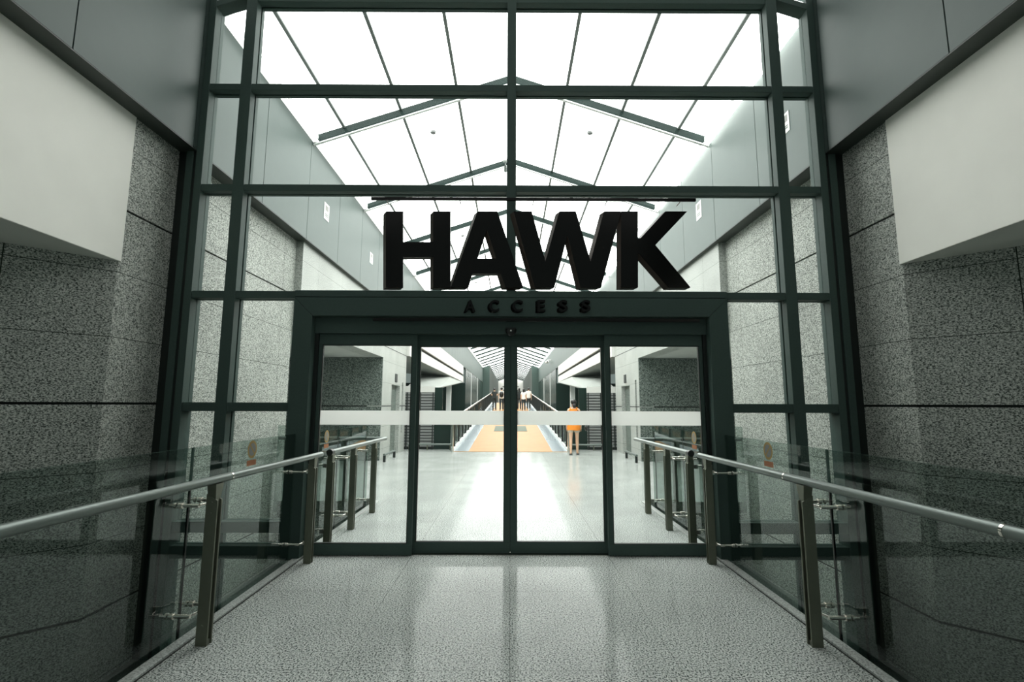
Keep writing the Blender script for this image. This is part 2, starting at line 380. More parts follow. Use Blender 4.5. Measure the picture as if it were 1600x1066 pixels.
# ------------------------------------------------------------------ curtain wall
W1 = root('window_1', kind='structure')
GY = FY+.10
def zat(py, Y=FY): return atY(800, py, Y)[1]
ZT = [zat(133)-.065, zat(291)-.065, zat(456)-.05]    # transom undersides (front face)
ZT = [4.915+.03, 3.775, 2.60]
TH = .075
MX = 2.94
def bar(x0, x1, z0, z1, name, dpt=.15, y0=FY, mat='frame', par=W1):
    b = MB(); b.box(x0, x1, y0, y0+dpt*.55, z0, z1); b.mi = 1; e = .012
    b.box(x0+(e if x1-x0 < z1-z0 else 0), x1-(e if x1-x0 < z1-z0 else 0), y0+dpt*.55, y0+dpt*.68, z0+(e if x1-x0 > z1-z0 else 0), z1-(e if x1-x0 > z1-z0 else 0))
    b.mi = 0; b.box(x0, x1, y0+dpt*.68, y0+dpt, z0, z1)
    return b.build(name, [mat, 'frame_dark'], par, bevel=.003)
for s in (-1, 1):
    bar(*sorted((s*MX-.06, s*MX+.06)), PIT, RZ-slope*MX-.01, 'mullion', dpt=.17)
    # end mullion: narrow above the panel soffit, wide beneath it
    b = MB(); b.box(s*3.34, s*3.417, FY, FY+.17, PIT, RZ-slope*PX-.01); b.mi = 1; b.box(s*3.425, s*3.455, FY+.02, FY+.15, PIT, PZ-.015); b.mi = 0
    b.box(s*3.455, s*3.53, FY+.01, FY+.17, PIT, PZ-.015); b.mi = 1; b.box(s*3.53, s*WX, FY+.03, FY+.15, PIT, PZ-.015)
    b.build('mullion', ['frame', 'frame_dark'], W1, bevel=.003)
    for z in ZT[:3]:
        bar(*sorted((s*(MX+.06), s*3.34)), z, z+TH, 'transom', dpt=.15, y0=FY+.01)
    for (z0, z1) in ((1.425, 1.515), (.24, .345), (-.005, .115), (PIT, PIT+.08)):
        bar(*sorted((s*(MX+.06), s*3.34)), z0, z1, 'transom', dpt=.15, y0=FY+.01)
        bar(*sorted((s*2.24, s*(MX-.06))), z0, z1, 'transom', dpt=.15, y0=FY+.01)
    bar(*sorted((s*2.25, s*(MX-.06))), ZT[2], ZT[2]+TH, 'transom', dpt=.15, y0=FY+.01)
    for z in ZT[:2]+[6.03]:
        bar(*sorted((s*.05, s*(MX-.06))), z, z+TH, 'transom', dpt=.15, y0=FY+.01)
    # sloping head of the side bay
    xa, xb = MX+.06, 3.34; za, zb = RZ-slope*xa-.10, RZ-slope*xb-.10
    MB().hexa([(s*xa, FY, za-.07), (s*xb, FY, zb-.07), (s*xb, FY+.15, zb-.07), (s*xa, FY+.15, za-.07), (s*xa, FY, za), (s*xb, FY, zb), (s*xb, FY+.15, zb), (s*xa, FY+.15, za)]).build('transom', 'frame', W1)
    # panes
    lev = [PIT+.08, -.005, .24, 1.425, ZT[2], ZT[1], ZT[0]]
    tops = [PIT+.08, .115, .345, 1.515, ZT[2]+TH, ZT[1]+TH, ZT[0]+TH]
    for i in range(6):
        z0, z1 = tops[i], lev[i+1]
        if z1-z0 < .15 : continue
        MB().box(s*(MX+.06), s*3.34, GY, GY+.012, z0, z1).build('glass_pane', 'glass', W1)
        if i < 4:
            MB().box(s*2.24, s*(MX-.06), GY, GY+.012, z0, z1).build('glass_pane', 'glass', W1)
    MB().box(s*(MX+.06), s*3.34, GY, GY+.012, tops[6], 5.96).build('glass_pane', 'glass', W1)
    MB().box(s*.05, s*(MX-.06), GY, GY+.012, ZT[2]+TH, ZT[1]).build('glass_pane', 'glass', W1)
    MB().box(s*.05, s*(MX-.06), GY, GY+.012, ZT[1]+TH, ZT[0]).build('glass_pane', 'glass', W1)
    MB().box(s*.05, s*(MX-.06), GY, GY+.012, ZT[0]+TH, 6.03).build('glass_pane', 'glass', W1)
bar(-.05, .05, ZT[2]+TH, RZ-.02, 'mullion', dpt=.17, y0=FY)

# door surround with mitred corners
PO, PI_, PT, PB = 2.245, 2.05, 2.60, 2.405
T1 = root('trim_4', kind='structure')
b = MB()
b.box(-PO, PO, FY-.03, FY+.20, PT+.006, ZT[2]+TH); b.build('head_cap', 'frame', T1, bevel=.003)
for s in (-1, 1):
    b = MB(); p = [(s*PO, 0), (s*PI_, 0), (s*PI_, PB), (s*PO, PT)]
    b.prism(p, FY-.035, FY+.22); b.build('jamb', 'frame', T1, bevel=.002)
b = MB(); b.prism([(-PI_+.003, PB+.001), (PI_-.003, PB+.001), (PO-.003, PT), (-PO+.003, PT)], FY-.035, FY+.22); b.build('head', 'frame', T1, bevel=.002)
# operator housing over the doors
HB = 2.205
T2 = root('trim_5', kind='structure')
MB().box(-PI_, PI_, 5.11, 5.208, HB+.03, PB).build('operator_box', 'frame', T2, bevel=.003)
b = MB()
for s in (-1, 1): b.box(s*2.012, s*PI_, 5.12, 5.27, 0, HB+.03)
b.build('side_reveal', 'frame_dark', T2)
MB().box(-2.01, 2.01, 5.17, 5.33, 0, .006).build('threshold', 'chrome', T2)

def leaf(nm, x0, x1, y0, zt, st_l, st_r, rail_b, rail_t):
    r = root(nm, kind='structure', loc=((x0+x1)/2, y0, 0))
    b = MB(); th = .045
    b.box(x0, x1, y0, y0+th, .008, rail_b); b.box(x0, x1, y0, y0+th, zt-rail_t, zt)
    b.box(x0, x0+st_l, y0, y0+th, rail_b, zt-rail_t); b.box(x1-st_r, x1, y0, y0+th, rail_b, zt-rail_t)
    b.mi = 1; e = .008
    gx0, gx1, gz0, gz1 = x0+st_l, x1-st_r, rail_b, zt-rail_t
    b.box(gx0, gx0+e, y0+.004, y0+th-.004, gz0, gz1); b.box(gx1-e, gx1, y0+.004, y0+th-.004, gz0, gz1)
    b.box(gx0, gx1, y0+.004, y0+th-.004, gz0, gz0+e); b.box(gx0, gx1, y0+.004, y0+th-.004, gz1-e, gz1)
    b.build('leaf_frame', ['frame', 'frame_dark'], r, bevel=.002)
    MB().box(gx0+e, gx1-e, y0+.018, y0+.026, gz0+e, gz1-e).build('glass_pane', 'glass', r)
    MB().box(gx0+e, gx1-e, y0+.0145, y0+.0175, 1.29, 1.435).build('frosted_band', 'band', r)
    return r
leaf('window_2', -2.012, -.985, 5.145, HB+.03, .035, .05, .115, .115)
leaf('window_3', .985, 2.012, 5.145, HB+.03, .05, .035, .115, .115)
leaf('door_1', -1.01, -.001, 5.215, HB+.06, .045, .062, .115, .15)
leaf('door_2', .001, 1.01, 5.215, HB+.06, .062, .045, .115, .15)
MB().box(-.012, .012, 5.262, 5.268, .01, HB+.05).build('astragal', 'black', bpy.data.objects['door_1'])
MB().box(-PI_, PI_, 5.27, 5.30, HB+.02, PB).build('operator_back', 'frame_dark', T2)

# sensor over the leaves
r = root('door_sensor', 'small black half-round motion sensor above the meeting sliding doors', 'sensor', loc=(0, 5.11, 2.26))
b = MB(); pr = []
for k in range(9):
    a = math.pi/2*k/8; pr.append((math.cos(a), math.sin(a)))
n = 20
base = len(b.v)
for (c, sn) in pr:
    for j in range(n+1):
        an = math.pi*j/n; b.v.append((.06*c*math.cos(an), 5.109-.055*c*math.sin(an), 2.285-.075*sn))
for i in range(8):
    for j in range(n):
        b.f.append((base+i*(n+1)+j, base+i*(n+1)+j+1, base+(i+1)*(n+1)+j+1, base+(i+1)*(n+1)+j)); b.m.append(0)
b.f.append(tuple(base+j for j in range(n+1))); b.m.append(0)
b.build('housing', 'black', r, smooth=True)
MB().box(-.055, .055, 5.095, 5.11, 2.285, 2.30).build('back_plate', 'frame_dark', r)
MB().tube([(0, 5.066, 2.262), (0, 5.05, 2.262)], .009, 12).build('lens', 'chrome', r)

# ------------------------------------------------------------------ sign: black letters
LY = FY-.055
def P(px, py): return atY(px, py, LY)
SG = root('sign_letters', 'four huge joined black block letters standing on the glass above the doors', 'sign', loc=(0, LY, 2.7))
T_, B_ = 330.4, 449.2
shapes = {
 'H': [[(603, T_), (630, T_), (630, 378.2), (677, 378.2), (677, T_), (704, T_), (704, B_), (677, B_), (677, 401.3), (630, 401.3), (630, B_), (603, B_)]],
 'W': [[(802.7, T_), (830.8, T_), (852.5, 409.2), (874.2, T_), (899.8, T_), (923, 409.2), (944.1, T_), (970.5, T_), (939.2, B_), (907.3, B_), (887, 366.8), (866.3, B_), (835.8, B_)]],
 'K': [[(970.7, T_), (997, T_), (997, 372.4), (1000.9, 372.4), (1039.7, T_), (1073.8, T_), (1024, 383), (1079.1, B_), (1045, B_), (998.3, 396), (997, 396), (997, B_), (970.7, B_)]],
 'A': [[(746.1, T_), (777.3, T_), (775.0, 358.9), (760.9, 358.9), (746.5, 358.9)]],
}
A_out = [(746.1, T_), (777.3, T_), (817.6, B_), (789.5, B_), (782.6, 426.9), (738.3, 426.9), (732, B_), (704.6, B_)]
A_in = [(760.9, 358.9), (775.7, 404.2), (746.1, 404.2)]
# A as three touching pieces that share edges around the counter
A_parts = [[(746.1, T_), (760.9, T_), (760.9, 358.9), (746.1, 404.2), (738.3, 426.9), (732, B_), (704.6, B_)],
           [(760.9, T_), (777.3, T_), (817.6, B_), (789.5, B_), (782.6, 426.9), (775.7, 404.2), (760.9, 358.9)],
           [(746.1, 404.2), (775.7, 404.2), (782.6, 426.9), (738.3, 426.9)]]
def letter(parts, name='letter'):
    dx, dz = -.020, -.012
    b = MB()
    for pt in parts: b.prism([P(*q) for q in pt], LY, LY+.008)
    b.mi = 1
    for pt in parts:                       # return: slightly down-left body behind the face, as the sign is made
        w = [P(*q) for q in pt]; y0, y1 = LY+.0085, LY+.05
        n = len(w); base = len(b.v)
        b.v += [(x+dx*.2, y0, z+dz*.2) for x, z in w]+[(x+dx*2, y1, z+dz*1.3) for x, z in w]
        b.f.append(tuple(range(base, base+n))); b.f.append(tuple(range(base+2*n-1, base+n-1, -1))); b.m += [1, 1]
        for i in range(n):
            j = (i+1) % n; b.f.append((base+i, base+n+i, base+n+j, base+j)); b.m.append(1)
    return b.build(name, ['letter', 'letter_side'], SG)
letter(shapes['H']); letter(A_parts); letter(shapes['W']); letter(shapes['K'])
for px, py in ((616, 350), (616, 430), (690, 350), (690, 430), (985, 345), (985, 430), (850, 430), (925, 430), (720, 440), (803, 440)):
    x, z = P(px, py); MB().tube([(x, LY+.05, z), (x, GY, z)], .006, 8).build('standoff', 'chrome', SG)
for (xa, xb, yy, lab) in ((580, 1087, 310.5, 'thin dark bar running above the huge black letters'), (583, 1093, 499.5, 'thin dark bar running beneath the small spaced letters on the door head')):
    x0, z = P(xa, yy); x1, _ = P(xb, yy)
    r = root('sign_bar', lab, 'bar', loc=((x0+x1)/2, LY, z))
    yb = LY+.02
    MB().box(x0, x1, LY-.01, LY+.015, z-.016, z+.016).build('bar', 'letter', r, bevel=.003)
    for k in range(5):
        x = x0+.15+(x1-x0-.3)*k/4
        MB().tube([(x, LY+.015, z), (x, (GY if yy < 400 else FY-.033), z)], .006, 8).build('standoff', 'letter_side', r)
SA = root('small_sign_letters', 'six small spaced dark letters fixed on the door head', 'sign', loc=(.17, FY-.06, 2.47))
def textmesh(ch, size, depth):
    cu = bpy.data.curves.new('t', 'FONT'); cu.body = ch; cu.size = size; cu.extrude = depth; cu.align_x = 'CENTER'; cu.offset = .0035
    o = bpy.data.objects.new('t', cu); C.objects.link(o); bpy.context.view_layer.update()
    me = bpy.data.meshes.new_from_object(o.evaluated_get(bpy.context.evaluated_depsgraph_get())); bpy.data.objects.remove(o); return me
AY = FY-.062
for ch, x0, x1 in (('A', 727, 743), ('C', 764.5, 780), ('C', 801, 817), ('E', 840, 852), ('S', 873.5, 887), ('S', 909, 922.5)):
    xa, zb = atY(x0, 487, AY); xb, zt = atY(x1, 469, AY)
    me = textmesh(ch, .165, .004)
    xs = [v.co.x for v in me.vertices]; ys = [v.co.y for v in me.vertices]; wx = max(xs)-min(xs); hy = max(ys)-min(ys)
    v0 = len(me.vertices)
    import bmesh
    bm = bmesh.new(); bm.from_mesh(me)
    for v in bm.verts:
        x = (v.co.x-min(xs))/wx*(xb-xa)+xa; z = (v.co.y-min(ys))/hy*(zt-zb)+zb; y = AY - v.co.z
        back = v.co.z < 0
        v.co = Vector((x, y, z))
    fc = bmesh.ops.duplicate(bm, geom=bm.verts[:]+bm.edges[:]+bm.faces[:])['geom']
    for g in fc:
        if isinstance(g, bmesh.types.BMVert):
            bk = g.co.y > AY
            g.co.y = AY+.0265 if bk else AY+.0045
            if bk: g.co.x -= .022; g.co.z -= .012
            else: g.co.x -= .002; g.co.z -= .002
        if isinstance(g, bmesh.types.BMFace): g.material_index = 1
    bmesh.ops.recalc_face_normals(bm, faces=bm.faces); bm.to_mesh(me); bm.free()
    me.materials.clear(); me.materials.append(M['letter']); me.materials.append(M['letter_side'])
    o = bpy.data.objects.new('letter', me); C.objects.link(o); o.parent = SA; o.matrix_parent_inverse = Matrix.Translation(-SA.location)

# ------------------------------------------------------------------ balustrades
def post(s, y, par, x=1.925, top=.925):
    b = MB()
    for yy in (-.030, .016):
        xo, xi = s*(x+.036), s*(x-.036)
        b.hexa([(xi, y+yy, 0), (xo, y+yy, 0), (xo, y+yy+.014, 0), (xi, y+yy+.014, 0), (xi, y+yy, top-.045), (xo, y+yy, top), (xo, y+yy+.014, top), (xi, y+yy+.014, top-.045)])
    b.box(s*(x-.03), s*(x+.03), y-.016, y+.016, .0, .03); b.box(s*(x-.008), s*(x+.008), y-.016, y+.016, .03, top-.06)
    for zz in (.12, .20, .80, .87):
        b.tube([(s*x, y-.034, zz), (s*x, y-.030, zz)], .007, 10)
    o = b.build('post', 'steel', par, bevel=.0015)
    b = MB()   # saddle that carries the handrail
    b.hexa([(s*(x-.02), y-.015, top-.10), (s*(x+.025), y-.015, top-.10), (s*(x+.025), y+.015, top-.10), (s*(x-.02), y+.015, top-.10), (s*(x-.03), y-.045, .985), (s*(x+.03), y-.045, .985), (s*(x+.03), y+.045, .985), (s*(x-.03), y+.045, .985)])
    b.build('saddle', 'steel', par, bevel=.002)
def clamp(s, y, z, par, gx=2.15, x=1.925, both=True, sp_=.10):
    b = MB()
    b.box(s*(x+.03), s*(x+.085), y-.012, y+.012, z-.02, z+.02)
    for d in ((-sp_, sp_) if both else (-sp_,)):
        b.tube([(s*(x+.07), y, z), (s*(x+.10), y+d, z)], .008, 10)
        b.tube([(s*(x+.09), y+d, z), (s*(gx-.02), y+d, z)], .013, 12)
        b.tube([(s*(gx-.03), y+d, z), (s*(gx-.0065), y+d, z)], .020, 14); b.tube([(s*(gx+.0065), y+d, z), (s*(gx+.02), y+d, z)], .020, 14)
        b.tube([(s*(gx+.02), y+d, z), (s*(gx+.06), y+d, z)], .006, 8)
    b.build('clamp', 'chrome', par, smooth=True)
def pane(s, y0, y1, z0, z1, par, gx=2.15):
    b = MB(); b.box(s*(gx-.006), s*(gx+.006), y0, y1, z0, z1)
    for i, f in enumerate(b.f):
        vs = [b.v[k] for k in f]
        if max(v[0] for v in vs)-min(v[0] for v in vs) > .001: b.m[i] = 1
    return b.build('glass_pane', ['rail_glass', 'glass_edge'], par)
def hand(s, y0, y1, x, z0, z1, par, r=.027, rings=()):
    b = MB(); b.tube([(s*x, y0, z0), (s*x, y1, z1)], r, 24)
    o = b.build('handrail', 'rail', par, smooth=True)
    for y in rings:
        t = (y-y0)/(y1-y0); z = z0+(z1-z0)*t; MB().tube([(s*x, y-.007, z), (s*x, y+.007, z)], r+.0015, 24).build('rail_joint', 'chrome', par, smooth=True)
def sticker(s, y, par, gx=2.15):
    b = MB(); X = s*(gx-.0075); z = 1.125; n = 28
    def disc(r0, r1, mi, off=0):
        for k in range(n):
            a, c = 2*math.pi*k/n, 2*math.pi*(k+1)/n
            b.mi = mi
            b.quad(*[(X-s*off, y+rr*math.cos(t), z+rr*math.sin(t)) for rr, t in ((r0, a), (r1, a), (r1, c), (r0, c))])
    disc(.0001, .052, 2); disc(.052, .073, 0)
    b.mi = 3; o2 = .0006
    b.quad((X-s*o2, y-.02, z-.035), (X-s*o2, y+.015, z-.035), (X-s*o2, y+.022, z+.01), (X-s*o2, y-.008, z+.02))
    b.quad((X-s*o2, y-.005, z+.022), (X-s*o2, y+.016, z+.022), (X-s*o2, y+.016, z+.04), (X-s*o2, y-.005, z+.04))
    b.mi = 0
    b.quad((X-s*2*o2, y-.048, z+.038), (X-s*2*o2, y-.038, z+.048), (X-s*2*o2, y+.048, z-.038), (X-s*2*o2, y+.038, z-.048))
    b.mi = 1; b.quad((X, y-.073, z-.13), (X, y+.073, z-.13), (X, y+.073, z-.085), (X, y-.073, z-.085))
    o = b.build('warning_sticker', ['amber', 'redprint', 'slat', 'greyprint'], par)
    so = o.modifiers.new('thick', 'SOLIDIFY'); so.thickness = .0004
for s in (-1, 1):
    A = root('glass_balustrade', 'glass balustrade with steel posts and round handrail, %s side in front of the doors' % LR[s], 'balustrade', loc=(s*1.925, 3.3, 0))
    ys = (1.72, 3.32, 4.93)
    for y in ys: post(s, y, A)
    hand(s, .75, 5.11, 1.92, 1.03, .995, A, rings=((1.98, 3.52) if s > 0 else (3.47,)))
    for y in (1.72, 3.32):
        for z in (.17, .845): clamp(s, y+.09, z, A)
    for z in (.17, .845): clamp(s, 4.98, z, A, both=False, sp_=.06)
    for (y0, y1) in ((.3, 1.80), (1.815, 3.405), (3.42, 5.04)): pane(s, y0, y1, -.12, 1.205, A)
    for y in (1.8, 3.405): MB().box(s*2.144, s*2.156, y, y+.015, -.12, .95).build('joint_seal', 'black', A)
    MB().box(s*2.12, s*2.165, .3, 5.04, -.16, -.10).build('shoe_channel', 'frame_dark', A)
    sticker(s, 4.18, A)
    Bq = root('glass_balustrade', 'glass balustrade with round handrail seen through the %s fixed door panel' % LR[s], 'balustrade', loc=(s*1.925, 6.5, 0))
    for y in (5.42, 6.2, 7.12): post(s, y, Bq)
    b = MB(); b.tube([(s*1.92, 5.40, .99), (s*1.92, 7.72, .978)], .027, 24); b.tube([(s*1.92, 7.72, .978), (s*3.55, 7.72, .978)], .027, 24)
    b.build('handrail', 'rail', Bq, smooth=True)
    b = MB(); b.tube([(s*1.92, 5.345, .99), (s*1.92, 5.415, .99)], .034, 20); b.tube([(s*1.92, 5.42, .90), (s*1.92, 5.41, .985)], .022, 14)
    b.build('end_cap', 'black', Bq, smooth=True)
    for z in (.17, .845):
        clamp(s, 5.42, z, Bq, both=False, sp_=-.06); clamp(s, 6.25, z, Bq); clamp(s, 7.12, z, Bq, both=False, sp_=-.06)
    for (y0, y1) in ((5.40, 6.24), (6.255, 7.45)): pane(s, y0, y1, -.12, 1.19, Bq)
    MB().box(s*2.144, s*2.156, 6.24, 6.255, -.12, 1.1).build('joint_seal', 'black', Bq)
    MB().box(s*2.142, s*2.158, 7.45, 7.462, 0, 1.1).build('joint_seal', 'black', Bq)
    MB().box(s*2.12, s*2.165, 5.40, 7.46, -.16, -.10).build('shoe_channel', 'frame_dark', Bq)
    sticker(s, 5.85, Bq)
    # return run along the slab edge
    b = MB(); b.box(s*2.2, s*3.6, 7.76, 7.772, -.12, 1.17)
    for i, f in enumerate(b.f):
        vs = [b.v[k] for k in f]
        if max(v[1] for v in vs)-min(v[1] for v in vs) > .001: b.m[i] = 1
    b.build('glass_pane', ['rail_glass', 'glass_edge'], Bq)
    for x in (2.6, 3.4):
        MB().box(s*(x-.03), s*(x+.03), 7.96, 8.0, 0, .96).build('post', 'steel', Bq)
    for x in (2.6, 3.4): MB().box(s*(x-.01), s*(x+.01), 7.70, 7.99, .93, .955).build('bracket', 'steel', Bq)
    # ramp railing
    Rr = root('ramp_railing', 'long pale handrail on dark posts climbing the %s edge of the orange deck' % LR[s], 'railing', loc=(s*1.85, RAMP0, 0))
    b = MB(); b.tube([(s*1.85, RAMP0-.05, 1.05), (s*1.85, RAMP1, 1.05+rz(RAMP1))], .04, 14); b.tube([(s*1.95, RAMP0+.3, .93+.015), (s*1.95, RAMP1, .93+rz(RAMP1))], .03, 12)
    b.tube([(s*1.85, RAMP0-.05, 1.05), (s*1.85, RAMP0-.05, .0)], .03, 12)
    b.build('handrail', 'chrome', Rr, smooth=True)
    y = RAMP0+.5; 
    while y < RAMP1:
        z = rz(y); MB().box(s*1.83, s*1.90, y-.03, y+.03, z, z+1.03).build('post', 'frame_dark', Rr); y += 1.35
    b = MB(); ya, yb = RAMP0, RAMP1
    b.hexa([(s*1.905, ya, rz(ya)+.1), (s*1.915, ya, rz(ya)+.1), (s*1.915, yb, rz(yb)+.1), (s*1.905, yb, rz(yb)+.1), (s*1.905, ya, rz(ya)+.85), (s*1.915, ya, rz(ya)+.85), (s*1.915, yb, rz(yb)+.85), (s*1.905, yb, rz(yb)+.85)])
    b.build('glass_pane', 'rail_glass', Rr)
    b = MB(); b.hexa([(s*1.82, ya, rz(ya)), (s*1.88, ya, rz(ya)), (s*1.88, yb, rz(yb)), (s*1.82, yb, rz(yb)), (s*1.82, ya, rz(ya)+.10), (s*1.88, ya, rz(ya)+.10), (s*1.88, yb, rz(yb)+.10), (s*1.82, yb, rz(yb)+.10)])
    b.build('kick_plate', 'whitemetal', Rr)
    # low bumper rails
    r = root('bumper_rail', 'low horizontal steel bumper rail before the %s slatted wall' % LR[s], 'rail', loc=(s*2.6, 16.6, 0))
    MB().tube([(s*1.92, 16.6, .19), (s*3.4, 16.6, .19)], .03, 12).build('tube', 'rail', r, smooth=True)
    for x in (2.0, 2.75, 3.35): MB().tube([(s*x, 16.6, 0), (s*x, 16.6, .17)], .02, 10).build('leg', 'steel', r)
    r = root('guard_rail', 'low dark hooped guard rail at the foot of the pale %s wall' % LR[s], 'rail', loc=(s*3.3, 13.7, 0))
    MB().tube([(s*3.3, 13.15, .19), (s*3.3, 14.35, .19)], .03, 12).build('tube', 'rail', r, smooth=True)
    for y in (13.2, 14.3): MB().tube([(s*3.3, y, 0), (s*3.3, y, .17)], .035, 10).build('leg', 'frame_dark', r)
    # white column and door plaque in the hall
    MBc = MB().box(s*3.62, s*3.9, 30, 30.25, 0, 3.05)
    tag(MBc.build('column', 'whitemetal'), 'slim pale column standing in the dark opening beyond the %s slatted wall' % LR[s], 'column')
    MBp = MB().box(s*(X2-.02), s*X2, 14.95, 15.2, 2.17, 2.42)
    tag(MBp.build('door_plaque', 'frame_dark', bevel=.003), 'small dark plaque above the doorway in the pale %s wall' % LR[s], 'plaque')
tag(MB().box(-.75, .75, 22.4, 24.8, 0, .01).build('floor_mat', 'mat'), 'grey rectangular mat lying across the middle of the orange deck', 'mat')
mt_ = bpy.data.objects['floor_mat']; 
for v in mt_.data.vertices: v.co.z += rz(v.co.y)+.002

# ------------------------------------------------------------------ notices, cameras
def notice(s, y, z0, z1, w_, label, x=PX):
    r = root('wall_notice', label, 'notice', loc=(s*(x-.005), y, z0))
    MB().box(s*(x-.006), s*x, y-w_/2, y+w_/2, z0, z1).build('board', 'paper', r)
    h = z1-z0; b = MB(); X = s*(x-.008), s*(x-.0062)
    b.box(*X, y-w_*.30, y+w_*.30, z0+h*.55, z0+h*.88); b.mi = 1
    b.box(*X, y-w_*.32, y+w_*.32, z0+h*.30, z0+h*.36); b.box(*X, y-w_*.32, y+w_*.32, z0+h*.20, z0+h*.26)
    b.build('print', ['greyprint', 'purlin'], r)
notice(-1, 8.75, 4.87, 5.18, .24, 'white printed notice on the left grey metal panels, larger and nearer the glass')
notice(-1, 11.7, 4.91, 5.17, .24, 'white printed notice on the left grey metal panels, left of the first huge black letter')
notice(1, 8.6, 4.86, 5.18, .24, 'white printed notice on the right grey panels beside the last huge black letter')
notice(1, 5.75, 4.86, 5.12, .18, 'white printed notice on the right grey panel behind the narrow side glazing')
r = root('security_camera', 'small security camera hanging from the ridge of the lit roof near the middle post', 'camera', loc=(-.14, 10.9, 7.1))
MB().tube([(-.14, 10.9, 7.14), (-.14, 10.9, 6.98)], .014, 10).build('stem', 'purlin', r)
MB().box(-.20, -.08, 10.78, 10.90, 7.12, 7.15).build('mount', 'whitemetal', r)
MB().tube([(-.14, 10.82, 6.98), (-.14, 10.95, 6.93)], [.03, .04], 14).build('body', 'purlin', r, smooth=True)
MB().tube([(-.14, 10.815, 6.982), (-.14, 10.80, 6.988)], .022, 14).build('lens', 'black', r)
r = root('security_camera', 'white bracketed security camera on the right hall wall, far off under the eave', 'camera', loc=(3.2, 42, 5.2))
MB().tube([(3.42, 42, 5.3), (3.15, 42, 5.3), (3.1, 42, 5.2)], .03, 10).build('bracket', 'whitemetal', r)
MB().box(2.95, 3.25, 41.6, 42.1, 5.02, 5.2).build('body', 'whitemetal', r, bevel=.03)
MB().tube([(3.1, 41.6, 5.11), (3.1, 41.55, 5.11)], .06, 14).build('lens', 'black', r)

# ------------------------------------------------------------------ people
def skin(name, verts, edges, mat, par=None, sub=2, rot=0, loc=(0, 0, 0)):
    """verts: (x,y,z,rx,ry) joints; edges: bones; grows one continuous surface"""
    me = bpy.data.meshes.new(name); me.from_pydata([v[:3] for v in verts], edges, []); o = bpy.data.objects.new(name, me); C.objects.link(o)
    o.modifiers.new('skin', 'SKIN'); sv = me.skin_vertices[0].data
    for i, v in enumerate(verts): sv[i].radius = (v[3], v[4] if len(v) > 4 else v[3]); sv[i].use_root = (i == 0)
    ss = o.modifiers.new('sub', 'SUBSURF'); ss.levels = sub; ss.render_levels = sub
    bpy.context.view_layer.update()
    nm = bpy.data.meshes.new_from_object(o.evaluated_get(bpy.context.evaluated_depsgraph_get()))
    bpy.data.objects.remove(o)
    nm.materials.clear(); nm.materials.append(M[mat])
    for p in nm.polygons: p.use_smooth = True
    o = bpy.data.objects.new(name, nm); C.objects.link(o)
    if par: o.parent = par
    else: o.location = loc; o.rotation_euler[2] = rot
    return o
def ell(c, r, nu=16, nv=10, zmin=-1):
    b = MB()
    for i in range(nv+1):
        ph = -math.pi/2+math.pi*i/nv
        for j in range(nu):
            th = 2*math.pi*j/nu; b.v.append((c[0]+r[0]*math.cos(ph)*math.cos(th), c[1]+r[1]*math.cos(ph)*math.sin(th), c[2]+r[2]*max(zmin, math.sin(ph))))
    for i in range(nv):
        for j in range(nu):
            b.f.append((i*nu+j, i*nu+(j+1) % nu, (i+1)*nu+(j+1) % nu, (i+1)*nu+j)); b.m.append(0)
    return b
def part(b, name, mat, par):
    o = b.build(name, mat, None, smooth=True); o.parent = par; return o
